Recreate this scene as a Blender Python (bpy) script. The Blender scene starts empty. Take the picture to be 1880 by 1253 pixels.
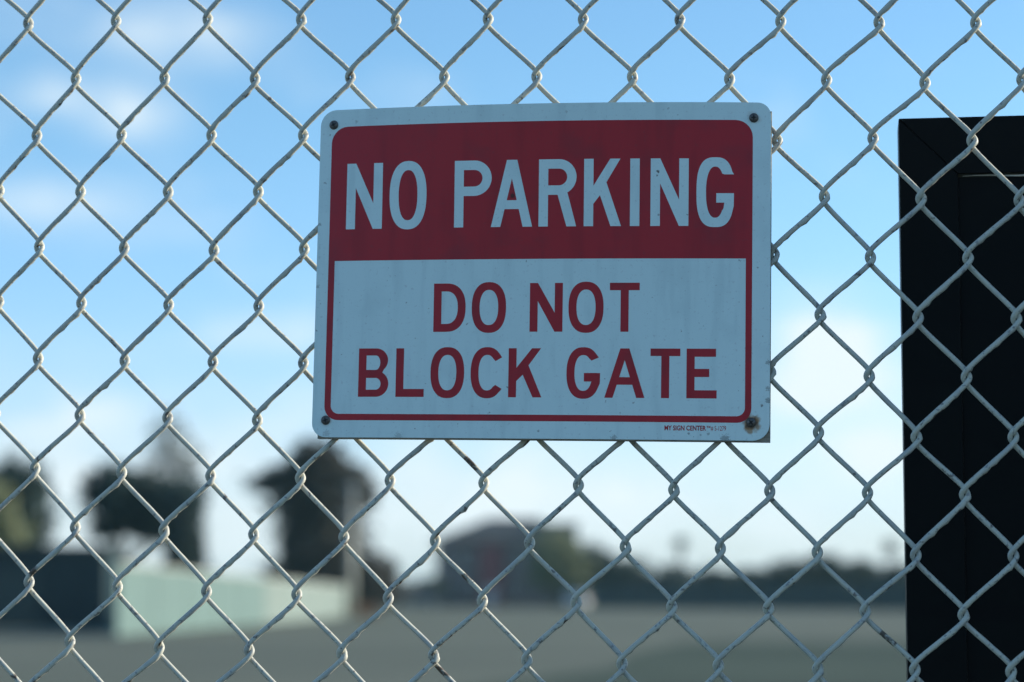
import bpy, bmesh, math, random
from math import sin, cos, pi, radians
from mathutils import Vector, noise
from mathutils.geometry import tessellate_polygon

random.seed(7)
S = bpy.context.scene
COL = S.collection

# ------------------------------------------------------------------ camera
CAM_Z = 1.5
cd = bpy.data.cameras.new('camera')
cd.lens = 85.0; cd.sensor_width = 36.0; cd.clip_start = 0.05; cd.clip_end = 9000
cam = bpy.data.objects.new('camera', cd); COL.objects.link(cam)
cam.location = (0, 0, CAM_Z)
cam.rotation_euler = (radians(90 + 5.935), 0, 0)
cd.dof.use_dof = True
cd.dof.focus_distance = 1.89
cd.dof.aperture_fstop = 4.8
cd.dof.aperture_blades = 0
S.camera = cam

# ------------------------------------------------------------------ sky and sun
SUN_AZ, SUN_EL = radians(75), radians(20)      # azimuth from +Y towards +X
world = bpy.data.worlds.new('World'); S.world = world
world.use_nodes = True
wt = world.node_tree; wt.nodes.clear()
def wn(t, **k):
    n = wt.nodes.new(t)
    for a, b in k.items(): setattr(n, a, b)
    return n
def wl(a, b): wt.links.new(a, b)
def wmath(op, a, b=None):
    n = wn('ShaderNodeMath', operation=op)
    for i, v in enumerate((a, b)):
        if v is None: continue
        if isinstance(v, (int, float)): n.inputs[i].default_value = v
        else: wl(v, n.inputs[i])
    return n.outputs[0]
sky = wn('ShaderNodeTexSky', sky_type='NISHITA', sun_disc=False)
sky.sun_elevation = SUN_EL; sky.sun_rotation = SUN_AZ
sky.altitude = 20; sky.air_density = 1.0; sky.dust_density = 0.6; sky.ozone_density = 3.0
tint = wn('ShaderNodeMixRGB', blend_type='MULTIPLY'); tint.inputs[0].default_value = 1
wl(sky.outputs[0], tint.inputs[1]); tc = wn('ShaderNodeTexCoord')
sx = wn('ShaderNodeSeparateXYZ'); wl(tc.outputs['Generated'], sx.inputs[0])
ht = wn('ShaderNodeMapRange'); ht.interpolation_type = 'SMOOTHSTEP'; ht.inputs['From Max'].default_value = .22; wl(sx.outputs['Z'], ht.inputs['Value'])
hc = wn('ShaderNodeMixRGB'); wl(ht.outputs[0], hc.inputs[0]); wl(hc.outputs[0], tint.inputs[2])
hc.inputs[1].default_value = (.84, .99, 1.36, 1); hc.inputs[2].default_value = (.80, 1.03, 1.11, 1)      # the photo's cool white balance
mp = wn('ShaderNodeMapping'); mp.inputs['Scale'].default_value = (1, 1, 1.9); mp.inputs['Rotation'].default_value = (0, radians(14), 0)
wl(tc.outputs['Generated'], mp.inputs['Vector'])
nz = wn('ShaderNodeTexNoise'); nz.inputs['Scale'].default_value = 11; nz.inputs['Detail'].default_value = 5; nz.inputs['Roughness'].default_value = 0.52
wl(mp.outputs[0], nz.inputs['Vector'])
rmp = wn('ShaderNodeMapRange'); rmp.interpolation_type = 'SMOOTHSTEP'
rmp.inputs['From Min'].default_value = 0.52; rmp.inputs['From Max'].default_value = 0.80
wl(nz.outputs['Fac'], rmp.inputs['Value'])
# a few larger banks of cloud: (azimuth deg, elevation deg, half width, half height, strength)
banks = [(-8.0, 13.0, 2.0, .7, .55), (-9.1, 11.2, 1.1, .6, .75), (-10.8, 11.5, 1.0, .5, .45), (-10.9, 9.0, 1.5, .6, .5), (-5.6, 6.1, 1.7, .45, .6),
         (-10.2, 4.1, 1.3, .5, .5), (7.4, 5.7, 1.3, 1.1, 1.2), (6.8, 4.6, 1.9, .7, .8), (8.6, 3.2, 1.0, .5, .9), (0.5, 2.2, 4.5, .9, .55), (-9.0, 2.6, 3, .6, .45)]
acc = wmath('MULTIPLY', rmp.outputs[0], 0.25)
nz2 = wn('ShaderNodeTexNoise'); nz2.inputs['Scale'].default_value = 26; nz2.inputs['Detail'].default_value = 4
wl(mp.outputs[0], nz2.inputs['Vector'])
mod = wn('ShaderNodeMapRange'); mod.inputs['From Min'].default_value = .3; mod.inputs['From Max'].default_value = .7; mod.inputs['To Min'].default_value = .35; mod.inputs['To Max'].default_value = 1.25
wl(nz2.outputs['Fac'], mod.inputs['Value'])
for az, el, hw, hh, st in banks:
    az, el = radians(az), radians(el)
    d = Vector((sin(az)*cos(el), cos(az)*cos(el), sin(el)))
    sb = wn('ShaderNodeVectorMath', operation='SUBTRACT'); wl(tc.outputs['Generated'], sb.inputs[0]); sb.inputs[1].default_value = d
    sc = wn('ShaderNodeVectorMath', operation='DIVIDE'); wl(sb.outputs[0], sc.inputs[0]); sc.inputs[1].default_value = (radians(hw), radians(hw)*3, radians(hh))
    ln = wn('ShaderNodeVectorMath', operation='DOT_PRODUCT'); wl(sc.outputs[0], ln.inputs[0]); wl(sc.outputs[0], ln.inputs[1])
    g = wmath('POWER', 2.718, wmath('MULTIPLY', ln.outputs['Value'], -1.0))
    acc = wmath('ADD', acc, wmath('MULTIPLY', wmath('MULTIPLY', g, mod.outputs[0]), st))
lowb = wn('ShaderNodeMapRange'); lowb.interpolation_type = 'SMOOTHSTEP'; lowb.inputs['From Min'].default_value = .13; lowb.inputs['From Max'].default_value = .005; lowb.inputs['To Max'].default_value = .68
wl(sx.outputs['Z'], lowb.inputs['Value'])
acc = wmath('ADD', acc, wmath('MULTIPLY', lowb.outputs[0], mod.outputs[0]))
acc = wmath('MINIMUM', acc, 1.0)
cm = wn('ShaderNodeMixRGB'); wl(acc, cm.inputs[0]); wl(tint.outputs[0], cm.inputs[1])
cm.inputs[2].default_value = (4.55, 5.2, 5.5, 1)
bg = wn('ShaderNodeBackground'); bg.inputs['Strength'].default_value = 0.091
wl(cm.outputs[0], bg.inputs['Color'])
wo = wn('ShaderNodeOutputWorld'); wl(bg.outputs[0], wo.inputs['Surface'])

sl = bpy.data.lights.new('sun', 'SUN'); sl.energy = 3.5; sl.angle = radians(0.53); sl.color = (1.0, 0.90, 0.74)
so = bpy.data.objects.new('sun', sl); COL.objects.link(so)
sdir = Vector((sin(SUN_AZ)*cos(SUN_EL), cos(SUN_AZ)*cos(SUN_EL), sin(SUN_EL)))
so.rotation_euler = sdir.to_track_quat('Z', 'Y').to_euler()
so.location = (60, 20, 30)

S.view_settings.view_transform = 'Standard'; S.view_settings.look = 'None'
S.view_settings.exposure = 1.05; S.view_settings.gamma = 1.0
S.view_settings.use_curve_mapping = False

# ------------------------------------------------------------------ helpers
def material(name, col, rough=.6, metal=0.0, spec=.5, layers=(), bump=None):
    """layers: (scale, detail, from_min, from_max, colour, strength) procedural blotches over the base colour"""
    m = bpy.data.materials.new(name); m.use_nodes = True
    t = m.node_tree; b = t.nodes['Principled BSDF']
    b.inputs['Roughness'].default_value = rough; b.inputs['Metallic'].default_value = metal
    b.inputs['Specular IOR Level'].default_value = spec
    b.inputs['Base Color'].default_value = (*col, 1)
    c = t.nodes.new('ShaderNodeTexCoord'); prev = None
    for sc_, det, lo, hi, colr, st in layers:
        mpn = t.nodes.new('ShaderNodeMapping')
        if isinstance(sc_, tuple): mpn.inputs['Scale'].default_value = sc_; s_ = 1
        else: s_ = sc_
        t.links.new(c.outputs['Object'], mpn.inputs['Vector'])
        n = t.nodes.new('ShaderNodeTexNoise'); n.inputs['Scale'].default_value = s_; n.inputs['Detail'].default_value = det
        t.links.new(mpn.outputs[0], n.inputs['Vector'])
        r = t.nodes.new('ShaderNodeMapRange'); r.interpolation_type = 'SMOOTHSTEP'
        r.inputs['From Min'].default_value = lo; r.inputs['From Max'].default_value = hi; r.inputs['To Max'].default_value = st
        t.links.new(n.outputs['Fac'], r.inputs['Value'])
        x = t.nodes.new('ShaderNodeMixRGB'); t.links.new(r.outputs[0], x.inputs[0])
        if prev is None: x.inputs[1].default_value = (*col, 1)
        else: t.links.new(prev, x.inputs[1])
        x.inputs[2].default_value = (*colr, 1); prev = x.outputs[0]
    if prev is not None: t.links.new(prev, b.inputs['Base Color'])
    if bump:
        n = t.nodes.new('ShaderNodeTexNoise'); n.inputs['Scale'].default_value = bump[0]; n.inputs['Detail'].default_value = 4
        t.links.new(c.outputs['Object'], n.inputs['Vector'])
        bn = t.nodes.new('ShaderNodeBump'); bn.inputs['Strength'].default_value = bump[1]; bn.inputs['Distance'].default_value = bump[2]
        t.links.new(n.outputs['Fac'], bn.inputs['Height']); t.links.new(bn.outputs[0], b.inputs['Normal'])
    return m

def base_mix(m, fac_socket_builder, colour):
    """mix one more colour over a material's base colour; the builder returns a factor socket"""
    t = m.node_tree; b = t.nodes['Principled BSDF']; inp = b.inputs['Base Color']
    x = t.nodes.new('ShaderNodeMixRGB')
    if inp.links: t.links.new(inp.links[0].from_socket, x.inputs[1])
    else: x.inputs[1].default_value = inp.default_value
    x.inputs[2].default_value = (*colour, 1)
    t.links.new(fac_socket_builder(t), x.inputs[0]); t.links.new(x.outputs[0], inp)

def link(name, me, m=None, parent=None):
    o = bpy.data.objects.new(name, me); COL.objects.link(o)
    if m is not None: me.materials.append(m)
    if parent is not None: o.parent = parent
    return o
def mesh(name, verts, faces, m=None, parent=None, smooth=False):
    me = bpy.data.meshes.new(name); me.from_pydata([tuple(v) for v in verts], [], faces); me.update()
    if smooth: me.polygons.foreach_set('use_smooth', [True]*len(me.polygons))
    return link(name, me, m, parent)
def tag(o, label, cat, group=None):
    o['label'] = label; o['category'] = cat
    if group: o['group'] = group
    return o
def struct(o): o['kind'] = 'structure'; return o
def thing(name, label, cat, loc=(0, 0, 0), rz=0, group=None):
    o = bpy.data.objects.new(name, None); COL.objects.link(o); o.empty_display_size = .1
    o.location = loc; o.rotation_euler = (0, 0, rz)
    return tag(o, label, cat, group)

class MB:
    def __init__(s): s.v = []; s.f = []
    def add(s, vs, fs):
        k = len(s.v); s.v += [tuple(v) for v in vs]; s.f += [tuple(i+k for i in f) for f in fs]; return s
    def box(s, x0, x1, y0, y1, z0, z1):
        return s.add([(x0,y0,z0),(x1,y0,z0),(x1,y1,z0),(x0,y1,z0),(x0,y0,z1),(x1,y0,z1),(x1,y1,z1),(x0,y1,z1)],
                     [(0,3,2,1),(4,5,6,7),(0,1,5,4),(1,2,6,5),(2,3,7,6),(3,0,4,7)])
    def prism(s, pts, y0, y1):          # polygon in x,z pulled along y
        n = len(pts)
        return s.add([(x, y0, z) for x, z in pts]+[(x, y1, z) for x, z in pts],
                     [tuple(range(n)), tuple(range(2*n-1, n-1, -1))]+[(i, i+n, (i+1) % n+n, (i+1) % n) for i in range(n)])
    def tube(s, pts, rads, n=8, cap=True):
        rings = []
        for i, p in enumerate(pts):
            p = Vector(p); a = Vector(pts[max(i-1, 0)]); b = Vector(pts[min(i+1, len(pts)-1)])
            d = (b-a).normalized(); u = d.orthogonal().normalized() if abs(d.z) > .9 else d.cross(Vector((0,0,1))).normalized()
            w = d.cross(u); r = rads[i] if hasattr(rads, '__len__') else rads
            rings.append([p+u*cos(2*pi*k/n)*r+w*sin(2*pi*k/n)*r for k in range(n)])
        vs = [v for r in rings for v in r]
        fs = [(i*n+k, i*n+(k+1) % n, (i+1)*n+(k+1) % n, (i+1)*n+k) for i in range(len(rings)-1) for k in range(n)]
        if cap: fs += [tuple(range(n))[::-1], tuple((len(rings)-1)*n+k for k in range(n))]
        return s.add(vs, fs)
    def build(s, name, m, parent=None, smooth=False, bevel=0):
        o = mesh(name, s.v, s.f, m, parent, smooth)
        if bevel:
            bm = bmesh.new(); bm.from_mesh(o.data)
            bmesh.ops.recalc_face_normals(bm, faces=bm.faces)
            bmesh.ops.bevel(bm, geom=bm.edges[:], offset=bevel, segments=2, affect='EDGES', profile=.5)
            bm.to_mesh(o.data); bm.free()
        return o

# ------------------------------------------------------------------ the fence plane: u along the fence, o towards the street side (camera), z up
PSI = radians(8); FY = 1.9
EU = Vector((cos(PSI), -sin(PSI), 0)); EN = Vector((-sin(PSI), -cos(PSI), 0))
def fp(u, o, z): return Vector((0, FY, 0))+EU*u+EN*o+Vector((0, 0, z))
Z0 = CAM_Z

# ------------------------------------------------------------------ ground
M_ground = material('worn_asphalt', (.108, .124, .098), .9, spec=.1, layers=[
    (.045, 5, .45, .62, (.152, .166, .130), .8), ((.02, .16, .1), 4, .5, .66, (.084, .097, .077), .75), (.9, 6, .5, .75, (.118, .138, .096), .5), (14, 3, .5, .8, (.10, .10, .10), .5)], bump=(9, .5, .02))
struct(mesh('ground', [(-1200, -60, 0), (1200, -60, 0), (1200, 2400, 0), (-1200, 2400, 0)], [(0, 1, 2, 3)], M_ground))

M_apron = material('darker_asphalt_apron', (.050, .070, .052), .9, spec=.08, layers=[(.06, 5, .45, .65, (.078, .102, .076), .8), ((.05, .4, .1), 4, .5, .66, (.048, .068, .052), .7), (1.1, 5, .5, .75, (.085, .105, .08), .4), (16, 3, .5, .8, (.04, .05, .045), .5)], bump=(12, .5, .015))
ap = [(-60, -55, .004), (150, -55, .004)]+[(150-k*6, 77+5*noise.noise(Vector((k*.23, 3.1, 0)))+1.5*noise.noise(Vector((k*.9, 7, 0))), .004) for k in range(24)]+[(5.2, 73, .004), (3.2, 62, .004), (1.9, 48, .004), (-1, 38, .004), (-8, 33, .004), (-60, 31, .004)]
struct(mesh('pavement', ap, [tuple(range(len(ap)))], M_apron))

# ------------------------------------------------------------------ chain link fence
M_wire = material('chipped_cream_paint', (.52, .515, .435), .5, spec=.35, layers=[
    (60, 3, .45, .7, (.36, .37, .36), .6),
    (300, 2, .595, .67, (.19, .19, .195), .7),
    (150, 5, .64, .71, (.15, .13, .115), .8)], bump=(350, .25, .0004))
def wear_fac(t):
    a = t.nodes.new('ShaderNodeAttribute'); a.attribute_name = 'wear'
    n = t.nodes.new('ShaderNodeTexNoise'); n.inputs['Scale'].default_value = 230; n.inputs['Detail'].default_value = 4
    c = t.nodes.new('ShaderNodeTexCoord'); t.links.new(c.outputs['Object'], n.inputs['Vector'])
    ad = t.nodes.new('ShaderNodeMath'); ad.operation = 'ADD'; t.links.new(a.outputs['Fac'], ad.inputs[0]); t.links.new(n.outputs['Fac'], ad.inputs[1])
    r = t.nodes.new('ShaderNodeMapRange'); r.inputs['From Min'].default_value = .82; r.inputs['From Max'].default_value = .98
    t.links.new(ad.outputs[0], r.inputs['Value']); return r.outputs[0]
base_mix(M_wire, wear_fac, (.095, .075, .058))

CU = [-19.39, 373.94, -4.36, 1.68, -6.91, -2.93, 6.13, 0.76, -3.31, 1.22]
CZ = [199.35, -11.9, -253.85, -0.22, 0.25, 3.14, 0.34, 2.68, 0.15, -0.49]
# hand-stretched mesh: every twist sits a millimetre or two off the even grid (u, z in mm), rows from the top
OFF = {
 0: (0, [(-.8,.4),(-2,.5),(-.1,1.2),(.9,.4),(2,-.2),(.2,0),(-.7,-.1),(-1.2,0),(1.2,-1),(1.4,-1.3),(-.1,-.5)]),
 1: (1, [(-.9,.1),(-.9,-.2),(-.6,-.7),(1.6,.3),(2.1,.6),(-.2,.8),(-.2,.6),(-.1,.2),(-.1,-.1),(-.1,-1.4),(-1.1,1.8)]),
 2: (0, [(.7,-.7),(-1,-.1),(-.5,-.3),(.5,-.4),(0,0),(0,0),(0,0),(0,0),(-.7,-1.6),(-.6,1),(-.4,.3)]),
 3: (-1, [(3.5,-.1),(-.3,-.5),(-.9,-.3),(-.3,0),(0,0),(0,0),(0,0),(0,0),(0,0),(-.2,.6),(-.4,.4),(.4,.3)]),
 4: (0, [(.4,-.3),(-.6,-.7),(.1,-1.4),(.2,-.3),(0,0),(0,0),(0,0),(0,0),(-.5,1),(-.3,0),(-.1,.8)]),
 5: (-1, [(2,.3),(-.3,.4),(-.5,-.4),(.1,-.3),(0,0),(0,0),(0,0),(0,0),(0,0),(-1,.3),(-.1,-.5),(.7,.4)]),
 6: (0, [(-.4,-.2),(-.2,-.2),(-.1,-.2),(.3,.8),(0,0),(0,0),(0,0),(0,0),(-1,.5),(.5,-.3),(.9,-.6)]),
 7: (1, [(-.3,.5),(.1,-.4),(.4,.5),(0,0),(0,0),(0,0),(0,0),(0,0),(-.3,.4),(.6,-1.5),(.4,.3)]),
 8: (0, [(-.8,1.4),(0,.4),(0,-.1),(0,.6),(-1.3,.5),(-.6,.7),(-.1,.8),(0,-.8),(.3,0),(.8,-.1),(.6,.2)]),
 9: (1, [(-.6,.5),(-.3,.3),(.3,.1),(-.1,.3),(-.4,-.1),(-.8,.8),(-.1,-.2),(-.1,0),(.1,-1.2),(1.1,-1.2),(.6,-1)]),
 10: (0, [(-1.4,.6),(0,0),(.6,-.6),(.2,-.5),(-.1,-1),(.1,-.3),(.2,.7),(.3,-.5),(.1,.1),(-.2,-.2),(-.1,-1)]),
 11: (1, [(-.6,-.1),(.6,-1.6),(1.1,-.7),(1.6,-.4),(.7,1.1),(.1,.6),(-.6,-.4),(-.8,.6),(0,0),(-.1,1.4),(-1.7,1.2)])}
rk = random.Random(3)
JIT = {}
def knuckle(r, h):
    a = (h-10)/10; b = (r-5.5)/5.5
    ac = max(-1.2, min(1.2, a)); bc = max(-1.2, min(1.2, b))
    t = [1, ac, bc, ac*ac, ac*bc, bc*bc, ac*bc*bc, ac*ac*bc, ac**3, bc**3]
    u = sum(x*y for x, y in zip(CU, t))+(a-ac)*368; z = sum(x*y for x, y in zip(CZ, t))-(b-bc)*250-(a-ac)*11
    du = dz = 0
    if r in OFF:
        h0, l = OFF[r]; i = (h-h0)//2
        if 0 <= i < len(l): du, dz = l[i]
    if (r, h) not in JIT: JIT[(r, h)] = (rk.gauss(0, .25), rk.gauss(0, .25))
    j = JIT[(r, h)]
    return (u+du+j[0])/1000, Z0+(z+dz+j[1])/1000
WR, KD, KF = .00205, .0024, .0027
R_TOP, R_BOT, H_L, H_R = -5, 36, -7, 27

fence = thing('chain_link_fence', 'cream painted chain link fence with diamond mesh behind the parking sign', 'fence', fp(0, 0, 0))
FI = fence.location.copy()
# bare rusty stretches of wire: (u, z, reach) in metres
rust = [(-.034, Z0+.099, .011), (-.033, Z0+.014, .010), (-.056, Z0-.059, .010), (-.322, Z0+.206, .010), (-.388, Z0+.018, .008), (-.400, Z0-.063, .008), (.287, Z0-.038, .010)]

def catmull(P, per):
    out = []
    Q = [P[0]*2-P[1]]+P+[P[-1]*2-P[-2]]
    for i in range(1, len(Q)-2):
        p0, p1, p2, p3 = Q[i-1:i+3]
        n = per[i-1]
        for k in range(n):
            t = k/n
            t01 = max((p1-p0).length, 1e-6)**.5; t12 = max((p2-p1).length, 1e-6)**.5; t23 = max((p3-p2).length, 1e-6)**.5
            m1 = (p2-p1)+((p1-p0)/t01-(p2-p0)/(t01+t12))*t12
            m2 = (p2-p1)+((p3-p2)/t23-(p3-p1)/(t12+t23))*t12
            out.append((2*p1-2*p2+m1+m2)*t**3+(-3*p1+3*p2-2*m1-m2)*t*t+m1*t+p1)
    out.append(P[-1]); return out

def wire(h):
    P, per, side = [], [], []           # control points in (u, o, z)
    for r in range(R_TOP, R_BOT+1):
        left = ((r-h) % 2 == 0)
        u, z = knuckle(r, h if left else h+1)
        vis = -2 <= r <= 13
        nk, ns = (4, 14) if vis else (2, 3)
        if left:       # arrives in front from upper right, wraps round the left, leaves behind
            P += [Vector((u+.0001, KF, z+.0049)), Vector((u-KD, 0, z)), Vector((u+.0001, -KF, z-.0049))]
        else:          # arrives behind from upper left, wraps round the right, leaves in front
            P += [Vector((u-.0001, -KF, z+.0049)), Vector((u+KD, 0, z)), Vector((u-.0001, KF, z-.0049))]
        per += [nk, nk, ns]
    C = catmull(P, per)
    N = 12
    vs, fs, wear = [], [], []
    up = None
    for i, c in enumerate(C):
        d = (C[min(i+1, len(C)-1)]-C[max(i-1, 0)]).normalized()
        a = Vector((0, 1, 0)); a = (a-d*a.dot(d)).normalized() if abs(d.y) < .98 else (up-d*up.dot(d)).normalized()
        up = a; b = d.cross(a)
        slash = d.x < 0 and c.y > 0
        w = 0
        for (ru, rz, rr) in rust:
            q = ((c.x-ru)**2+(c.z-rz)**2)/rr**2
            w = max(w, .50*math.exp(-q*q))
        for k in range(N):
            th = 2*pi*k/N; nn = a*cos(th)+b*sin(th)
            q = c+nn*WR
            rad = WR*(1+.05*noise.noise(q*160+Vector((h*3.1, 0, 0)))+.03*noise.noise(q*520))
            # runs of old paint along the underside of the front strands
            under = max(0, (nn.x-nn.z)*.7071-.25)
            run = max(0, noise.noise(Vector((c.x*190, h*7.7, c.z*190)))-.02)
            rad += (.0027 if slash else .0006)*under*run
            q = c+nn*rad
            vs.append(fp(q.x, q.y, q.z)-FI)
            wear.append(max(w, (.38*min(1, under*2.2)*min(1, max(0, noise.noise(Vector((c.x*75, h*2.3, c.z*75)))+.12)*2.4) if slash else .10)))
        if i: fs += [((i-1)*N+k, (i-1)*N+(k+1) % N, i*N+(k+1) % N, i*N+k) for k in range(N)]
    fs += [tuple(range(N))[::-1], tuple((len(C)-1)*N+k for k in range(N))]
    me = bpy.data.meshes.new('wire'); me.from_pydata([tuple(v) for v in vs], [], fs); me.update()
    me.polygons.foreach_set('use_smooth', [True]*len(me.polygons))
    at = me.attributes.new('wear', 'FLOAT', 'POINT'); at.data.foreach_set('value', wear)
    link('wire', me, M_wire, fence)
for h in range(H_L, H_R): wire(h)
# the tubular frame that carries the mesh, out of the picture above, below and to the sides
M_galv = material('painted_steel_tube', (.48, .47, .42), .45, layers=[(30, 4, .5, .7, (.33, .33, .32), .6)])
uL, uR = knuckle(5, H_L)[0]-.03, knuckle(5, H_R)[0]+.03
zT, zB = knuckle(R_TOP, 10)[1]+.03, knuckle(R_BOT, 10)[1]-.02
for nm, a, b in (('top_rail', (uL, zT), (uR, zT)), ('bottom_rail', (uL, zB), (uR, zB)), ('post', (uL, 0), (uL, zT+.05)), ('post', (uR, 0), (uR, zT+.05))):
    MB().tube([fp(a[0], 0, a[1])-FI, fp(b[0], 0, b[1])-FI], .021 if 'rail' in nm else .03, 16).build(nm, M_galv, fence, True)

# ------------------------------------------------------------------ the parking sign
SW, SH = 180, 262
TL, TR, BL, BR = (-152.7, 384.0), (206.2, 380.5), (-158.4, 122.1), (202.0, 116.0)
def sp(x, y, off=0):
    """print coordinates (mm from the sign's centre line and bottom edge) to world; the sheet is bowed outwards, most at the top"""
    s = x/SW; t = y/SH; a = (s+1)/2
    u = (1-t)*((1-a)*BL[0]+a*BR[0])+t*((1-a)*TL[0]+a*TR[0])
    z = (1-t)*((1-a)*BL[1]+a*BR[1])+t*((1-a)*TL[1]+a*TR[1])
    o = 12+(1-s*s)*(4+10*t*t)+off
    return fp(u/1000, o/1000, Z0+z/1000)

def dist_fac(spots, scale=60, warp=.35):
    """factor from spots (x mm, y mm, radius mm, strength) in the sign's own flat coordinates"""
    def f(t):
        a = t.nodes.new('ShaderNodeAttribute'); a.attribute_name = 'flat'
        n = t.nodes.new('ShaderNodeTexNoise'); n.inputs['Scale'].default_value = scale; n.inputs['Detail'].default_value = 5
        t.links.new(a.outputs['Vector'], n.inputs['Vector'])
        out = None
        def mt(op, x, y):
            q = t.nodes.new('ShaderNodeMath'); q.operation = op
            for i, v in enumerate((x, y)):
                if isinstance(v, (int, float)): q.inputs[i].default_value = v
                else: t.links.new(v, q.inputs[i])
            return q.outputs[0]
        for x, y, r, st in spots:
            d = t.nodes.new('ShaderNodeVectorMath'); d.operation = 'DISTANCE'
            t.links.new(a.outputs['Vector'], d.inputs[0]); d.inputs[1].default_value = (x/100, y/100, 0)
            v = mt('ADD', mt('DIVIDE', d.outputs['Value'], r/100), mt('MULTIPLY', mt('SUBTRACT', n.outputs['Fac'], .5), warp*6))
            mr = t.nodes.new('ShaderNodeMapRange'); mr.interpolation_type = 'SMOOTHSTEP'
            mr.inputs['From Min'].default_value = 1.15; mr.inputs['From Max'].default_value = .55; mr.inputs['To Min'].default_value = 0; mr.inputs['To Max'].default_value = st
            t.links.new(v, mr.inputs['Value'])
            out = mr.outputs[0] if out is None else mt('MAXIMUM', out, mr.outputs[0])
        return out
    return f
def flat_noise(m, layers):
    t = m.node_tree
    for sc_, det, lo, hi, colr, st in layers:
        def f(t, sc_=sc_, det=det, lo=lo, hi=hi, st=st):
            a = t.nodes.new('ShaderNodeAttribute'); a.attribute_name = 'flat'
            mpn = t.nodes.new('ShaderNodeMapping'); mpn.inputs['Scale'].default_value = sc_ if isinstance(sc_, tuple) else (sc_,)*3
            t.links.new(a.outputs['Vector'], mpn.inputs['Vector'])
            n = t.nodes.new('ShaderNodeTexNoise'); n.inputs['Scale'].default_value = 1; n.inputs['Detail'].default_value = det
            t.links.new(mpn.outputs[0], n.inputs['Vector'])
            r = t.nodes.new('ShaderNodeMapRange'); r.interpolation_type = 'SMOOTHSTEP'
            r.inputs['From Min'].default_value = lo; r.inputs['From Max'].default_value = hi; r.inputs['To Max'].default_value = st
            t.links.new(n.outputs['Fac'], r.inputs['Value']); return r.outputs[0]
        base_mix(m, f, colr)
M_white = material('weathered_white_enamel', (.70, .84, .82), .40, spec=.45)
flat_noise(M_white, [((9, 1.2, 1), 4, .48, .72, (.60, .735, .725), .7), (3.2, 5, .5, .75, (.60, .735, .725), .6), (38, 4, .60, .72, (.50, .57, .57), .5), (22, 6, .69, .74, (.20, .20, .19), .7)])
edge = [(-168, 3, 3, .3), (-110, 1.5, 3, .3), (178.3, 40, 1.8, .5), (178.6, 31, 2.2, .6), (174, 27, 1.2, .8), (178.5, 60, 2, .5), (118, 5, 1, .6), (133, 5, 1.1, .5), (127, 4, .9, .4), (60, 1, 2.5, .5), (146, .5, 4, .6), (1, 6, .9, .6), (92.3, 208, 1.3, 1), (91.6, 205, .9, .8), (-24, 40, .8, .7), (-30, 37, .7, .4), (-172, 242, .8, .6), (-150, 252, 1.2, .4), (-178.5, 170, 1.5, .5), (-178.5, 120, 1.5, .4), (100, 257, 1, .4), (20, 255, 1, .3)]
base_mix(M_white, dist_fac(edge, 90, .5), (.13, .125, .11))
base_mix(M_white, dist_fac([(166.0, 13, 7.6, .95), (165, 7.5, 3.2, .8), (170.5, 11, 3.6, .8), (-168.9, 13.5, 5, .25), (167, 250, 5.5, .2)], 14, .3), (.36, .17, .045))
base_mix(M_white, dist_fac([(165.8, 13.6, 5.6, .9)], 30, .2), (.05, .03, .02))
M_red = material('faded_red_print', (.46, .015, .028), .34, spec=.28)
flat_noise(M_red, [((7, 1, 1), 4, .45, .72, (.37, .012, .024), .8), (30, 4, .58, .72, (.29, .035, .045), .35), (2.5, 3, .5, .7, (.27, .022, .034), .5)])
base_mix(M_red, dist_fac([(-22, 190, 2.2, .85), (126, 208, 1.2, .3)], 90, .4), (.05, .02, .02))

sign = thing('parking_sign', 'red and white metal no parking sign screwed to the chain link mesh', 'sign', sp(0, 0))
SI = sign.location.copy()

def rrect(x0, x1, y0, y1, r, seg=7):
    rs = r if hasattr(r, '__len__') else (r,)*4       # bottom-left, bottom-right, top-right, top-left
    out = []
    for (cx, cy, a0, rr) in ((x0+rs[0], y0+rs[0], 180, rs[0]), (x1-rs[1], y0+rs[1], 270, rs[1]), (x1-rs[2], y1-rs[2], 0, rs[2]), (x0+rs[3], y1-rs[3], 90, rs[3])):
        if rr <= .01: out.append((cx, cy)); continue
        out += [(cx+rr*cos(radians(a0+90*k/seg)), cy+rr*sin(radians(a0+90*k/seg))) for k in range(seg+1)]
    return out

def flat_bm(contours, step=15):
    bm = bmesh.new()
    polys = [[Vector((x, y, 0)) for x, y in c] for c in contours]
    vs = [bm.verts.new(v) for c in polys for v in c]
    for t in tessellate_polygon(polys):
        try: bm.faces.new([vs[i] for i in t])
        except ValueError: pass
    bmesh.ops.recalc_face_normals(bm, faces=bm.faces)
    for f in bm.faces:
        if f.normal.z < 0: f.normal_flip()
    xs = [v.co.x for v in bm.verts]; ys = [v.co.y for v in bm.verts]
    for axis, lo, hi in ((0, min(xs), max(xs)), (1, min(ys), max(ys))):
        k = math.floor(lo/step)+1
        while k*step < hi:
            co = [0, 0, 0]; co[axis] = k*step; no = [0, 0, 0]; no[axis] = 1
            bmesh.ops.bisect_plane(bm, geom=bm.verts[:]+bm.edges[:]+bm.faces[:], dist=1e-5, plane_co=co, plane_no=no)
            k += 1
    return bm
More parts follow.
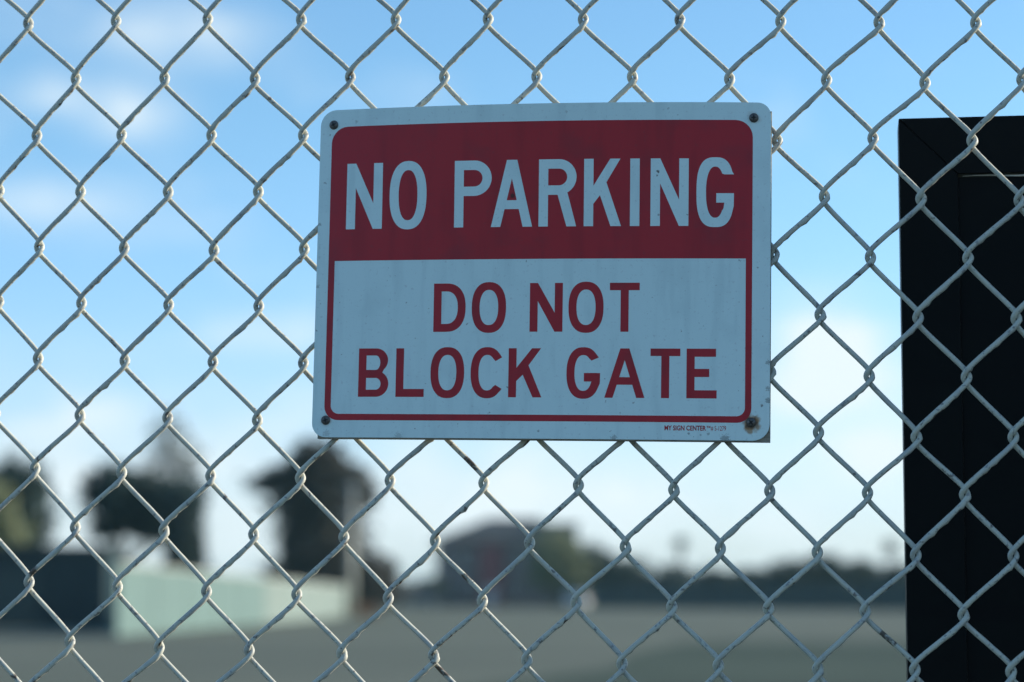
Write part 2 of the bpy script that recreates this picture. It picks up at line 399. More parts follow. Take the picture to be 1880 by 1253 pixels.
def sign_piece(name, contours, m, off, thick=0, parent=None, step=15):
    bm = flat_bm(contours, step)
    fl = bm.verts.layers.float_vector.new('flat')
    if thick:
        r = bmesh.ops.extrude_face_region(bm, geom=bm.faces[:])
        for v in [g for g in r['geom'] if isinstance(g, bmesh.types.BMVert)]: v.co.z += thick
    for v in bm.verts:
        x, y, z = v.co; v[fl] = (x/100, y/100, 0); v.co = sp(x, y, off+z)-SI
    bmesh.ops.recalc_face_normals(bm, faces=bm.faces)
    if not thick:
        for f in bm.faces:
            if f.normal.dot(EN) < 0: f.normal_flip()
    me = bpy.data.meshes.new(name); bm.to_mesh(me); bm.free()
    return link(name, me, m, parent or sign)

M_wood = material('weathered_plywood', (.29, .255, .20), .85, layers=[((60, 60, 500), 3, .4, .65, (.15, .13, .10), .8), (90, 4, .5, .7, (.27, .24, .20), .6)], bump=(300, .5, .001))
sign_piece('backing_board', [rrect(-175.5, 180.4, -1.1, 255.5, .01)], M_wood, -7.6, 6.2, step=22)
sheet = sign_piece('metal_sheet', [rrect(-180, 180, 0, 262, (11, 13, 10.5, 13))], M_white, -1.2, 1.2)
sign_piece('red_border', [rrect(-170.3, 165.9, 13.6, 248.2, (11, 11, 13.5, 13.5)),
    rrect(-165.2, 161.0, 18.6, 140.3, (6.5, 6.5, .01, .01))], M_red, .08, parent=sheet)

# ---- lettering drawn as outlines in a w x h box with stroke s
def arc(cx, cy, rx, ry, a0, a1, n=10, e=2.0):
    out = []
    for k in range(n+1):
        a = radians(a0+(a1-a0)*k/n); c_, s_ = cos(a), sin(a)
        out.append((cx+rx*math.copysign(abs(c_)**(2/e), c_), cy+ry*math.copysign(abs(s_)**(2/e), s_)))
    return out
def glyph(c, w, h, s):
    if c == 'G' and h < 45:
        o = arc(w/2,h/2,w/2,h/2,40,340,38,2.35); i = arc(w/2,h/2,w/2-s,h/2-s*.98,-30,-318,32,2.3)
        o = [p for p in o[1:] if not (p[0] > .7*w and .20*h < p[1] < .6*h)]
        return [[(w*.96,.80*h)]+o+[(.995*w,.30*h),(w,.50*h),(.52*w,.50*h),(.52*w,.335*h),(.745*w,.335*h),(.70*w,.25*h)]+[p for p in i if p[0] < .68*w or p[1] > .6*h][:-1]+[(w*.74,.74*h)]]
    if c == 'N': return [[(0,0),(s,0),(s,.63*h),(w-s,0),(w,0),(w,h),(w-s,h),(w-s,.39*h),(s,h),(0,h)]]
    if c == 'I': return [[(0,0),(s,0),(s,h),(0,h)]]
    if c == 'L': return [[(0,0),(w,0),(w,s),(s,s),(s,h),(0,h)]]
    if c == 'T': m = w/2; return [[(m-s/2,0),(m+s/2,0),(m+s/2,h-s*.93),(w,h-s*.93),(w,h),(0,h),(0,h-s*.93),(m-s/2,h-s*.93)]]
    if c == 'E': return [[(0,0),(w,0),(w,s),(s,s),(s,.43*h),(.75*w,.43*h),(.75*w,.43*h+s),(s,.43*h+s),(s,h-s),(.97*w,h-s),(.97*w,h),(0,h)]]
    if c == 'O': return [arc(w/2,h/2,w/2,h/2,0,360,44,2.35)[:-1], arc(w/2,h/2,w/2-s,h/2-s*.98,0,360,40,2.3)[:-1]]
    if c == 'D':
        r = .60*w
        return [[(0,0)]+arc(w-r,h/2,r,h/2,-90,90,24,2.35)+[(0,h)], [(s,s)]+arc(w-r,h/2,r-s,h/2-s,-90,90,22,2.3)+[(s,h-s)]]
    if c == 'P':
        b = .47*h; ry = (h-b)/2; rx = min(ry, .55*w)
        return [[(0,0),(s,0),(s,b)]+arc(w-rx,b+ry,rx,ry,-90,90,18)+[(0,h)], [(s,b+s)]+arc(w-rx,b+ry,rx-s,ry-s,-90,90,14)+[(s,h-s)]]
    if c == 'R':
        b = .47*h; ry = (h-b)/2; rx = min(ry, .55*w)
        ar = arc(w-rx,b+ry,rx,ry,-62,90,18)
        return [[(0,0),(s,0),(s,b),(.50*w,b),(w-s*1.04,0),(w,0),(.765*w,b+.025*h)]+ar+[(0,h)], [(s,b+s)]+arc(w-rx,b+ry,rx-s,ry-s,-90,90,14)+[(s,h-s)]]
    if c == 'B':
        b = .475*h
        o = [(0,0)]+arc(w-.42*w,.268*h,.42*w,.268*h,-90,60,16)+arc(w*.975-.40*w,.752*h,.40*w,.248*h,-48,90,16)+[(0,h)]
        i1 = [(s,s*.9)]+arc(w-.42*w,.268*h,.42*w-s,.268*h-s*.9,-90,90,12)+[(s,.536*h-s*.9)]
        i2 = [(s,.536*h+.12*s)]+arc(w*.975-.40*w,.536*h+.12*s+(.464*h-s*1.02)/2,.40*w-s,(.464*h-s*1.02)/2,-90,90,12)+[(s,h-s*.9)]
        return [o, i1, i2]
    if c == 'A':
        m = w/2; t = s*.56; k = (m-t)/h           # legs lean by k
        y0, y1 = .265*h, .265*h+s*.94; ap = h-.27*h-(0)
        q = s*1.02
        ax = lambda y: q+k*y                       # inner left edge
        top = (m-q)/k
        return [[(0,0),(q,0),(ax(y0),y0),(w-ax(y0),y0),(w-q,0),(w,0),(m+t,h),(m-t,h)], [(ax(y1),y1),(m,top),(w-ax(y1),y1)]]
    if c == 'K':
        return [[(0,0),(s,0),(s,.33*h),(.43*w,.46*h),(w-s*1.12,0),(w,0),(.60*w,.65*h),(.97*w,h),(.70*w,h),(s,.60*h),(s,h),(0,h)]]
    if c == 'C':
        cx, cy = w*.52, h/2
        o = arc(cx,cy,w*.52,h/2,40,320,36,2.3); i = arc(cx,cy,w*.52-s,h/2-s*.98,318,42,32,2.3)
        o[0] = (w*.985,.80*h); o[-1] = (w*.985,.185*h); i[0] = (w*.78,.262*h); i[-1] = (w*.78,.725*h)
        return [o+i]
    if c == 'G':
        cx, cy = w/2, h/2
        o = arc(cx,cy,w/2,h/2,22,340,48,2.75); i = arc(cx,cy,w/2-s,h/2-s*.98,-26,-325,34,2.3)
        o = [p for p in o if not (p[0] > .7*w and .20*h < p[1] < .74*h)]
        i = [p for p in i if not (p[0] > .62*w and .25*h < p[1] < .735*h)]
        return [[(w,.755*h)]+[p for p in o if p[1] > .76*h or p[0] < .9*w or p[1] < .3*h]+[(.995*w,.30*h),(w,.485*h),(.53*w,.485*h),(.53*w,.35*h),(w-s,.35*h),(w-s*1.08,.27*h)]+i+[(w-s,.755*h)]]
def write(items, base, h, s, m, off, par):
    for ch, x0, x1 in items:
        ov = .9 if ch in 'OCG' else 0
        w = x1-x0
        cs = [[(x0+x, base-ov+y) for x, y in c] for c in glyph(ch, w, h+2*ov, s)]
        sign_piece('letter', cs, m, off, parent=par, step=11)
write([('N',-156.7,-127.2),('O',-121.3,-91.2),('P',-68.6,-38.8),('A',-39.1,-6.2),('R',-1.2,28.6),('K',34.5,63.8),('I',70.7,78.2),('N',86.7,116.3),('G',122.4,151.5)], 165.5, 52.6, 7.4, M_white, .16, sheet)
write([('D',-83.8,-58.2),('O',-53.3,-26.0),('N',-7.2,18.7),('O',23.3,50.8),('T',55.6,78.9)], 83.3, 38.1, 6.25, M_red, .08, sheet)
write([('B',-143.3,-119.0),('L',-113.1,-90.4),('O',-85.3,-58.4),('C',-53.3,-28.1),('K',-23.3,3.0),('G',22.4,48.7),('A',52.2,83.4),('T',87.8,110.9),('E',115.8,139.2)], 32.1, 38.3, 6.25, M_red, .08, sheet)

def small_text(txt, x0, x1, y, bold):
    cu = bpy.data.curves.new('t', 'FONT'); cu.body = txt; cu.size = 5.2; cu.offset = .13 if bold else .0; cu.resolution_u = 3
    o = bpy.data.objects.new('t', cu); COL.objects.link(o)
    bpy.context.view_layer.update()
    me = bpy.data.meshes.new_from_object(o.evaluated_get(bpy.context.evaluated_depsgraph_get()))
    bpy.data.objects.remove(o)
    xs = [v.co.x for v in me.vertices]; k = (x1-x0)/(max(xs)-min(xs)); mn = min(xs)
    at = me.attributes.new('flat', 'FLOAT_VECTOR', 'POINT')
    for i, v in enumerate(me.vertices):
        px, py = x0+(v.co.x-mn)*k, y+v.co.y; at.data[i].vector = (px/100, py/100, 0)
        v.co = sp(px, py, .10)-SI
    me.materials.clear()
    link('maker_name', me, M_red, sheet)
small_text('MY SIGN CENTER', 99.2, 131.2, 7.45, True)
small_text('# S-1279', 134.9, 146.6, 7.45, False)
cu_tm = [[(131.7,11.0),(133.0,11.0),(133.0,10.6),(132.55,10.6),(132.55,9.3),(132.15,9.3),(132.15,10.6),(131.7,10.6)],
         [(133.2,9.3),(133.5,9.3),(133.5,10.4),(133.8,9.5),(134.0,9.5),(134.3,10.4),(134.3,9.3),(134.6,9.3),(134.6,11.0),(134.2,11.0),(133.9,10.1),(133.6,11.0),(133.2,11.0)]]
for c in cu_tm: sign_piece('maker_name', [c], M_red, .10, parent=sheet)

M_screw = material('tarnished_screw_steel', (.11, .105, .10), .4, .5, layers=[(900, 3, .45, .7, (.13, .10, .075), .8)])
M_screw_cross = material('screw_cross_dark', (.012, .011, .010), .8)  # dark colour of the cross laid on each screw head, no slot cut
def screw(x, y, rot):
    o = thing('tmp', '', '') if False else None
    n = 20; R = 3.7; prof = [(R, 0), (R, .5), (R*.93, 1.1), (R*.72, 1.7), (R*.42, 2.05)]
    vs, fs = [], []
    for r, hh in prof:
        for k in range(n): vs.append((r*cos(2*pi*k/n), r*sin(2*pi*k/n), hh))
    fs = [(i*n+k, i*n+(k+1) % n, (i+1)*n+(k+1) % n, (i+1)*n+k) for i in range(len(prof)-1) for k in range(n)]
    vs.append((0, 0, 2.1)); fs += [((len(prof)-1)*n+k, (len(prof)-1)*n+(k+1) % n, len(vs)-1) for k in range(n)]
    s = mesh('screw', [sp(x+a, y+b, c)-SI for a, b, c in vs], fs, M_screw, sign, True)
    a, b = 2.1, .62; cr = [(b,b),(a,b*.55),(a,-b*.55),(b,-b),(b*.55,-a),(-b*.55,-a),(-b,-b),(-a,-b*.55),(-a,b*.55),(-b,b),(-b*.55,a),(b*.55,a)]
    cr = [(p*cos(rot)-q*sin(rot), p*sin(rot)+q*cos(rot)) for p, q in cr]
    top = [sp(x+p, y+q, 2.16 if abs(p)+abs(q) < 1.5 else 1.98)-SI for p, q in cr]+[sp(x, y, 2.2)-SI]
    mesh('dark_cross', top, [(i, (i+1) % 12, 12) for i in range(12)][::-1], M_screw_cross, s)
for x, y, r in ((-169, 250, .4), (166.6, 249.9, .0), (-168.9, 13.5, .2), (165.8, 14, .7)): screw(x, y, r)

# ------------------------------------------------------------------ dark steel gate leaf behind the mesh
M_gate = material('dark_green_gate_paint', (.0016, .0030, .0034), .5, spec=.13, layers=[(12, 5, .5, .7, (.0022, .0042, .0045), .7), ((4, 4, 40), 4, .55, .7, (.0014, .0018, .0028), .8)], bump=(70, .25, .001))
M_light_line = material('light_line_pale', (.75, .75, .70), .6, layers=[(60, 3, .55, .7, (.2, .2, .18), .7)])  # pale colour painted in place of daylight through the gap above the panel
GO = -.075                                     # front face of the gate, behind the fence plane
gu0, gz1 = .3060, 1.8822                        # outer corner of the frame
gate = thing('gate_leaf', 'dark green steel gate panel with mitred square tube frame beside the chain link', 'gate', fp(gu0, GO, 0))
GI = gate.location.copy()
GW, GT, GD = 1.15, .0465, .05
def gpts(poly, o0, o1):
    n = len(poly)
    vs = [fp(gu0+u, GO+o, z)-GI for o in (o0, o1) for u, z in poly]
    return vs, [tuple(range(n))[::-1], tuple(range(n, 2*n))]+[(i, (i+1) % n, (i+1) % n+n, i+n) for i in range(n)]
g = .00012; zt = gz1; zb = .06
for nm, poly in (('frame_tube', [(0, zb), (GT, zb+GT), (GT, zt-GT-g), (0, zt-g)]), ('frame_tube', [(g, zt), (GT+g, zt-GT), (GW-GT-g, zt-GT), (GW-g, zt)]),
                 ('frame_tube', [(GW, zb), (GW, zt-g), (GW-GT, zt-GT-g), (GW-GT, zb+GT)]), ('frame_tube', [(g, zb), (GW-g, zb), (GW-GT-g, zb+GT), (GT+g, zb+GT)])):
    vs, fs = gpts(poly, -GD, 0); m_ = MB().add(vs, fs); m_.build(nm, M_gate, gate, bevel=.0006)
vs, fs = gpts([(GT+.0004, zb+GT+.0004), (GW-GT-.0004, zb+GT+.0004), (GW-GT-.0004, zt-GT-.002), (GT+.0004, zt-GT-.002)], -.011, -.006)
MB().add(vs, fs).build('sheet_panel', M_gate, gate)
light_line = MB(); pts = []; rr = []  # solid pale strip standing in for light leaking in over the sheet panel
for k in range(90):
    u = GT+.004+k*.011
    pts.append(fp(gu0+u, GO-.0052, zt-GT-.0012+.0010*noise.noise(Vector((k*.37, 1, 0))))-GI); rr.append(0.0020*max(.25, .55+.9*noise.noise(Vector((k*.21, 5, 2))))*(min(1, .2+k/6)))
light_line.tube(pts, rr, 6).build('painted_light_line', M_light_line, gate, True)
for z in (.35, 1.5):
    MB().tube([fp(gu0+GW+.02, GO-.02, z-.04)-GI, fp(gu0+GW+.02, GO-.02, z+.04)-GI], .012, 10).build('hinge', M_gate, gate, True)
gp = thing('gate_post', 'dark green square steel post at the hinge side of the gate leaf', 'post', fp(gu0+GW+.085, GO-.02, 0))
gpm = MB(); gpm.box(-.05, .05, -.05, .05, 0, 2.0); o = gpm.build('shaft', M_gate, gp, bevel=.003); gp.rotation_euler.z = -PSI
o = MB().box(-.056, .056, -.056, .056, 2.0005, 2.012).build('cap', M_gate, gp, bevel=.002)

# ------------------------------------------------------------------ background helpers
def crown_mesh(blobs, n, size, seed):
    r = random.Random(seed); vs, fs = [], []
    tot = sum(b[3]*b[4]*b[5] for b in blobs)
    for (cx, cy, cz, rx, ry, rz) in blobs:
        for _ in range(max(40, int(n*rx*ry*rz/tot))):
            d = Vector((r.gauss(0,1), r.gauss(0,1), r.gauss(0,1))).normalized()*(r.random()**.45)
            if r.random() < .16: d = d.normalized()*r.uniform(.9, 1.32)
            lump = 1+.28*noise.noise(d*2.3+Vector((seed, cx, cz)))
            p = Vector((cx+d.x*rx*lump, cy+d.y*ry*lump, cz+d.z*rz*lump))
            a = Vector((r.gauss(0,1), r.gauss(0,1), r.gauss(0,.6))).normalized(); b = a.orthogonal().normalized()
            s = size*r.uniform(.6, 1.4); a *= s; b *= s*.55
            k = len(vs); vs += [p-a, p+b*.9, p+a, p-b]; fs.append((k, k+1, k+2, k+3))
    return vs, fs
def foliage(name, col, col2): 
    m = material(name, col, .75, layers=[(.6, 4, .4, .65, col2, .9), (4, 3, .5, .7, tuple(c*.7 for c in col), .6)], spec=.2)
    return m
F_dark = foliage('dark_cypress_needles', (.014, .036, .034), (.024, .048, .042))
F_brown = foliage('bronze_cypress_needles', (.055, .050, .042), (.036, .040, .034))
F_grey = foliage('grey_green_eucalyptus_leaves', (.17, .19, .175), (.13, .15, .14))
F_olive = foliage('olive_green_leaves', (.17, .19, .10), (.12, .145, .08))
F_deep = foliage('deep_green_leaves', (.020, .044, .042), (.014, .030, .030))
M_bark = material('bark', (.09, .07, .052), .9, layers=[((6, 6, 1.2), 4, .45, .65, (.05, .04, .03), .8)])
def tree(name, label, x, y, blobs, m, n, size, seed, tr=.25, th=None, group=None, cat='tree'):
    t = thing(name, label, cat, (x, y, 0), 0, group)
    vs, fs = crown_mesh(blobs, n, size, seed); mesh('crown', vs, fs, m, t)
    top = max(b[2] for b in blobs) if th is None else th
    r = random.Random(seed); tm = MB()
    sp_ = [(r.uniform(-.05, .05)*k, r.uniform(-.05, .05)*k, top*k/5) for k in range(6)]
    tm.tube([(0, 0, -.05)]+sp_[1:], [tr*(1.25-.2*k) for k in range(6)], 8)
    for (cx, cy, cz, *_r) in blobs:
        k = min(4, max(1, int(cz/top*3.2))); s0 = Vector(sp_[k]); e0 = Vector((cx, cy, cz))
        mid = (s0+e0)/2+Vector((0, 0, -.12*(e0-s0).length))
        tm.tube([s0, mid, e0], [tr*.5, tr*.33, tr*.14], 6)
    tm.build('trunk', M_bark, t, True)
    return t

# ------------------------------------------------------------------ left: dark shed, pale wall, trees
M_shed = material('dark_green_siding', (.004, .026, .030), .6, layers=[((.6, .6, .1), 4, .5, .7, (.003, .020, .024), .8)])
M_shedroof = material('shed_roof_sheet', (.035, .05, .05), .6)
M_door = material('shed_door_paint', (.014, .036, .035), .5)
sh = thing('storage_shed', 'long dark green storage shed beside the pale painted wall', 'shed', (-24.9, 104.5, 0))
MB().box(-7.8, 7.8, -2.2, 2.2, 0, 3.3).build('wall', M_shed, sh)
for k in range(52): MB().box(-7.75+k*.3, -7.63+k*.3, -2.26, -2.2, 0.05, 3.25).build('siding_rib', M_shed, sh)
MB().prism([(-8.05, 3.3), (8.05, 3.3), (8.05, 3.46), (-8.05, 3.46)], -2.5, 2.4).build('roof', M_shedroof, sh)
for x in (-4.6, 2.6):
    d = MB().box(x, x+2.4, -2.34, -2.26, .05, 2.5).build('door', M_door, sh); MB().box(x+2.0, x+2.12, -2.40, -2.34, 1.0, 1.25).build('handle', M_shedroof, d)

M_mint = material('pale_mint_wall_paint', (.105, .172, .160), .8, layers=[(.35, 5, .45, .7, (.092, .154, .144), .6), ((2, 2, .25), 4, .52, .7, (.115, .182, .170), .6)])
M_cream = material('off_white_wall_paint', (.175, .225, .205), .8, layers=[(.35, 5, .45, .7, (.155, .20, .182), .6)])
M_cope = material('concrete_coping', (.40, .42, .38), .85, layers=[(2, 5, .45, .7, (.3, .31, .29), .6)])
A = Vector((-13.7, 84, 0)); B = Vector((-10.45, 151, 0)); L = (B-A).length; ang = math.atan2((B-A).y, (B-A).x)
wm = thing('painted_wall', 'long pale mint yard wall with off white far end running past the trees', 'wall', A, ang)
NP = 10
for k in range(NP):
    h = 2.5-.062*k; x0 = k*L/NP
    MB().box(x0+.2, x0+L/NP-.2, -.1, .1, 0, h-.1).build('panel', M_mint if k < 5 else M_cream, wm)
    MB().box(x0+.2, x0+L/NP-.2, -.16, .16, h-.1, h).build('coping', M_cope, wm)
for k in range(NP+1):
    h = 2.56-.062*min(k, NP-1); x0 = k*L/NP
    MB().box(x0-.2, x0+.2, -.125, .125, 0, h-.06).build('pillar', M_mint if k <= 5 else M_cream, wm)

tree('cypress_tree', 'dark dense tree rising behind the storage shed roof', -27.6, 132, [(0,0,6.2,2.3,2,2.4),(.9,.2,7.2,1.5,1.4,1.2),(-1.2,0,4.6,2,2,1.8),(1.2,.3,4.6,1.3,1.4,1.2)], F_dark, 2600, .34, 1)
tree('leafy_bush', 'sunlit olive green bush peeking over the storage shed', -25.6, 118, [(-.5,0,5.2,1.7,1.3,1.7),(.5,0,4.0,1.5,1.2,1.5)], F_olive, 2600, .3, 2, .14, cat='bush')
tree('cypress_tree', 'dark spreading cypress between the shed and the pale wall', -22.8, 142, [(-.6,0,7.4,1.7,1.6,1.5),(.9,.3,6.9,2.0,1.5,1.5),(2.6,0,6.6,1.7,1.2,1.3),(3.7,.2,6.9,1.1,1,1.1),(-.9,.2,5.3,1.1,1,.8),(1.6,0,5.2,1.2,1,.8)], F_dark, 4200, .34, 3)
tree('eucalyptus_tree', 'tall thin grey green tree with an airy crown above the pale wall', -21.3, 150, [(0,0,11.2,1.2,1.3,1.4),(.9,.1,9.8,1.3,1.2,1.2),(-.7,0,9.4,1.1,1.2,1.1),(.8,0,8.2,1.5,1.2,1.2),(-.2,0,7.4,1.2,1.2,.8)], F_grey, 560, .26, 4, .10)
tree('cypress_tree', 'narrow dark cypress standing just behind the pale mint wall', -18.7, 138, [(0,0,4.6,1.15,.9,1.7),(.1,.1,6.3,.9,.7,1.2),(.1,0,3.1,1.2,.9,1.4)], F_deep, 1500, .30, 5, .18)
tree('monterey_cypress', 'big bronze dark cypress with a broad crown behind the off white wall end', -13.2, 163, [(.1,0,10.3,1.9,2,1.5),(-1.6,.2,9.2,1.9,1.8,1.1),(-3.6,0,8.9,1.3,1.2,.6),(1.7,0,9.0,1.9,1.9,1.1),(2.9,.2,8.2,1.2,1.3,.8),(.2,0,7.6,3.3,2.2,1.6),(.4,0,5.4,2.8,2.2,2.1),(.6,0,3.1,3.1,2.2,2.1),(3.2,0,2.2,2.6,2,1.9),(-1.6,0,2.2,2.0,1.5,1.6)], F_brown, 9000, .36, 6, .5)
M_pole = material('weathered_pole', (.34, .35, .31), .8)
def pole(label, x, y, h):
    p = thing('utility_pole', label, 'pole', (x, y, 0))
    MB().tube([(0,0,0),(0,0,h)], [.22,.15], 12).build('shaft', M_pole, p, True)
    MB().box(-.8,.8,-.05,.05,h-.5,h-.36).build('crossarm', M_pole, p)
    for s in (-.65, -.25, .25, .65): MB().tube([(s,0,h-.36),(s,0,h-.2)], .05, 8).build('insulator', M_cope, p, True)
pole('pale utility pole in front of the big bronze cypress', -10.1, 153.5, 8.4)
pole('shorter pale utility pole nearest the off white wall end', -9.75, 147, 6.6)
M_orange = material('orange_plastic', (.30, .14, .07), .6)
ob = thing('traffic_barrier', 'orange plastic traffic barrier at the far end of the off white wall', 'barrier', (-9.2, 150, 0), .2)
MB().prism([(-.9,0),(.9,0),(.86,.35),(.8,.75),(-.8,.75),(-.86,.35)], -.2, .2).build('body', M_orange, ob, bevel=.03)
for s in (-.5, .5): MB().box(s-.18, s+.18, -.215, .215, 0, .09).build('foot', M_orange, ob)

# ------------------------------------------------------------------ centre: house, cars, trees
M_hwall = material('mauve_stucco', (.16, .125, .12), .85, layers=[(.5, 4, .45, .7, (.10, .085, .09), .6)])
M_hgrey = material('grey_render', (.10, .12, .125), .85)
M_roof = material('dark_shingle_roof', (.055, .06, .062), .8, layers=[((3, 3, 12), 3, .4, .7, (.035, .04, .042), .7)])
M_hred = material('red_painted_door_bay', (.22, .07, .07), .7)
M_frame = material('pale_window_frame', (.45, .46, .46), .6)
M_glass = material('window_glass', (.03, .04, .05), .08)
hs = thing('house', 'two storey mauve house with a dark hipped roof and red bay beyond the lot', 'house', (-1.4, 247, 0))
MB().box(-6.3, 5.2, 0, 9, 0, 6.6).build('wall', M_hwall, hs)
MB().add([(-7.1,-.8,6.6),(6.0,-.8,6.6),(6.0,9.8,6.6),(-7.1,9.8,6.6),(-1.0,4,9.15),(4.3,4,9.15)], [(0,1,5,4),(1,2,5),(2,3,4,5),(3,0,4),(0,3,2,1)]).build('roof', M_roof, hs)
MB().box(4.3, 8.1, 1.5, 8, 0, 8.3).build('wing_wall', M_hgrey, hs); MB().box(4.1, 8.3, 1.3, 8.2, 8.3, 8.55).build('parapet', M_roof, hs)
MB().box(-1.9, .4, -.9, 0, 0, 6.2).build('red_bay', M_hred, hs)
for x in (-5.4, -3.6, 1.2, 3.2):
    for z in (1.0, 4.1):
        w = MB().box(x, x+1.2, -.07, .0, z, z+1.5).build('window', M_frame, hs); MB().box(x+.1, x+1.1, -.085, -.07, z+.1, z+1.4).build('pane', M_glass, w)
d = MB().box(-1.3, -.3, -.96, -.9, 0, 2.1).build('door', M_frame, hs); MB().box(-.45, -.38, -1.02, -.96, 1, 1.1).build('handle', M_glass, d)

M_tyre = material('tyre_rubber', (.02, .02, .02), .8)
M_lamp = material('lamp_lens', (.45, .12, .08), .3)
def car(name, label, cat, x, y, rz, paint, Lc, W, H, nose):
    c = thing(name, label, cat, (x, y, 0), rz)
    a = Lc/2
    MB().prism([(-a,.35),(a,.35),(a,.75),(a-.05,.9),(a-nose,1.0),(a-nose-.5,H),(-a+.35,H),(-a+.02,.95)], -W/2, W/2).build('body', paint, c, bevel=.06)
    MB().prism([(a-nose-.12,1.03),(a-nose-.52,H-.1),(-a+.5,H-.1),(-a+.3,1.03)], -W/2-.01, W/2+.01).build('side_window', M_glass, c)
    MB().add([(-a-.005,-W/2+.2,1.0),(-a-.005,W/2-.2,1.0),(-a+.31,W/2-.3,H-.12),(-a+.31,-W/2+.3,H-.12)], [(0,3,2,1)]).build('rear_window', M_glass, c)
    for s in (-1, 1):
        MB().box(-a-.03,-a+.05,s*(W/2-.18)-.12,s*(W/2-.18)+.12,.7,.88).build('tail_light', M_lamp, c)
        for q in (-a+.75, a-.8):
            w = MB().tube([(q,s*(W/2-.2),.33),(q,s*(W/2+.01),.33)], .33, 18).build('wheel', M_tyre, c)
            MB().tube([(q,s*(W/2+.01),.33),(q,s*(W/2+.02),.33)], .2, 12).build('rim', M_frame, w)
M_carw = material('white_car_paint', (.62, .62, .60), .3)
M_carb = material('dark_blue_van_paint', (.045, .075, .11), .35)
car('parked_car', 'small white car parked in front of the olive trees', 'car', 6.0, 222, radians(80), M_carw, 4.1, 1.75, 1.5, 1.1)
car('parked_van', 'dark blue van parked beside the mauve house', 'van', -9.6, 238, radians(20), M_carb, 5.0, 1.95, 2.1, .8)
G2 = 'round trees grouped around the house'
tree('olive_tree', 'olive green round tree against the flat roofed wing of the house', 4.4, 236, [(0,0,5.4,2.6,1.9,2.2),(-1.0,0,3.6,2.1,1.5,1.9),(1.2,0,3.6,2.3,1.5,1.9)], F_olive, 1900, .34, 11, .22, group=G2)
tree('olive_tree', 'darker green round tree where the dark yard fence begins', 8.3, 240, [(0,0,4.3,2.0,1.9,1.8),(1.2,0,3.0,1.9,1.6,1.5),(-1.3,0,2.6,1.6,1.6,1.4)], F_deep, 1900, .34, 12, .22, group=G2)
tree('leafy_bush', 'low dark bush between the dark blue van and the mauve house', -8.2, 243, [(0,0,1.8,1.7,1.2,1.2),(-1.6,0,1.2,1.3,1.1,.9)], F_deep, 900, .28, 13, .1, cat='bush')

# ------------------------------------------------------------------ right: dark board fence and trees behind it
M_board = material('dark_stained_boards', (.016, .036, .038), .8, layers=[((.5, .5, .1), 4, .45, .7, (.012, .028, .03), .7)])
A = Vector((7.6, 231, 0)); B = Vector((46, 180, 0)); L = (B-A).length
bf = thing('board_fence', 'long dark board fence at the far right side of the lot', 'fence', A, math.atan2((B-A).y, (B-A).x))
NB = 24
for k in range(NB):
    x0 = k*L/NB
    MB().box(x0+.08, x0+L/NB-.08, -.04, .04, .05, 2.15).build('board_panel', M_board, bf)
    MB().box(x0-.08, x0+.08, -.09, .09, 0, 2.3).build('post', M_board, bf)
MB().box(.08, L, -.07, .07, 2.15, 2.22).build('cap_rail', M_board, bf)
G3 = 'trees lined up behind the dark board fence'
rt = random.Random(21)
spec = [(11.6, 238, 2.5, 3.9), (15.6, 236, 2.4, 3.2), (19.0, 234, 2.2, 2.8), (22.6, 230, 2.4, 2.9), (25.6, 226, 2.3, 3.4), (28.4, 222, 2.2, 3.9), (31.2, 218, 2.2, 3.4), (34.0, 214, 2.0, 3.0), (37.0, 210, 2.3, 3.3), (41.0, 205, 2.6, 3.9), (45.5, 199, 2.6, 4.2)]
where = ['tall dark tree next to the olive trees', 'rounded dark tree second along behind the board fence from the olive trees', 'low dark tree beneath the distant fan palm', 'low dark tree just past the distant fan palm', 'bushy dark tree in the middle of the row behind the board fence', 'tallest dark tree in the row behind the board fence', 'dark tree following the tallest one behind the board fence', 'smallest dark tree behind the board fence', 'dark tree at the foot of the slender fan palm beside the gate leaf', 'dark tree behind the board fence, hidden in part by the gate leaf', 'last dark tree behind the board fence beyond the gate leaf']
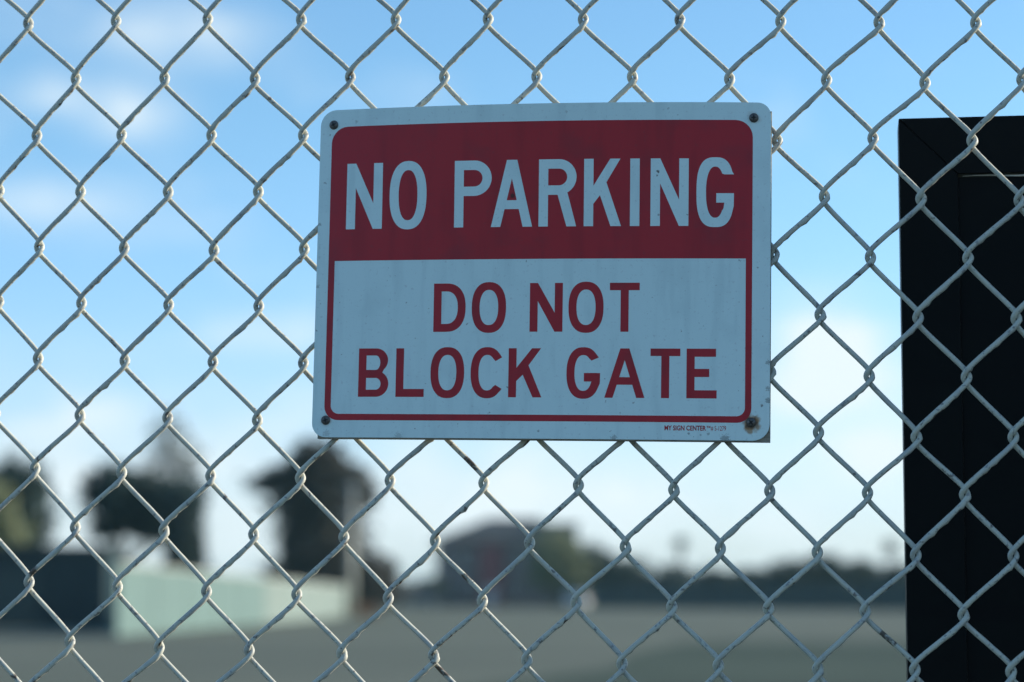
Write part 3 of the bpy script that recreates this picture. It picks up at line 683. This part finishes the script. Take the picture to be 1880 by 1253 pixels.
for i, (x, y, r, h) in enumerate(spec):
    h += .95
    bl = [(0, 0, h-r*.45, r*.8, r*.7, r*.5)]+[(rt.uniform(-1, 1)*r*.7, rt.uniform(-.4, .4)*r, rt.uniform(.35, .7)*h, r*rt.uniform(.5, .75), r*.6, r*rt.uniform(.35, .55)) for _ in range(4)]
    tree('hedge_tree', where[i], x, y, bl, F_deep if i % 3 else F_dark, 1400, .32, 40+i, .16, th=h*.7, group=G3)
M_palm = material('palm_fronds', (.022, .045, .035), .6)
def palm(label, x, y, h, seed):
    p = thing('fan_palm', label, 'palm', (x, y, 0), 0, 'far fan palms'); r = random.Random(seed)
    MB().tube([(0,0,-.05),(.06,0,h*.5),(0,0,h)], [.26,.19,.16], 10).build('trunk', M_bark, p, True)
    for k in range(40):
        a = r.uniform(0, 2*pi); e = r.uniform(-.7, 1.2); l = r.uniform(.8, 1.15)
        d = Vector((cos(a)*cos(e), sin(a)*cos(e), sin(e))); sd = d.cross(Vector((0,0,1))).normalized(); up = sd.cross(d)
        c0 = Vector((0,0,h)); tip = c0+d*l; vs = [c0+d*.25*l]; fs = []
        for j in range(9):
            q = radians(-80+20*j); vs.append(tip*.55+c0*.45+(d*cos(q)+sd*sin(q))*.55*l*(1 if j % 2 == 0 else .8)-Vector((0,0,.12*l))+up*.05*(j % 2))
            if j: fs.append((0, j, j+1))
        mesh('frond', vs, fs, M_palm, p)
        
palm('distant fan palm standing alone above the row of dark trees', 19.6, 282, 7.0, 1)
palm('slender fan palm beside the gate leaf edge', 41.5, 266, 6.4, 2)

# ------------------------------------------------------------------ thin coastal haze over the lot
hm = bpy.data.materials.new('haze_air'); hm.use_nodes = True
ht_ = hm.node_tree; ht_.nodes.clear()
pv = ht_.nodes.new('ShaderNodeVolumePrincipled'); pv.inputs['Color'].default_value = (.55, .92, 1, 1)
pv.inputs['Density'].default_value = .00016; pv.inputs['Anisotropy'].default_value = .3
mo = ht_.nodes.new('ShaderNodeOutputMaterial'); ht_.links.new(pv.outputs[0], mo.inputs['Volume'])
hz = MB().box(-1210, 1210, -70, 2410, -1, 18).build('haze', hm); hz['kind'] = 'stuff'
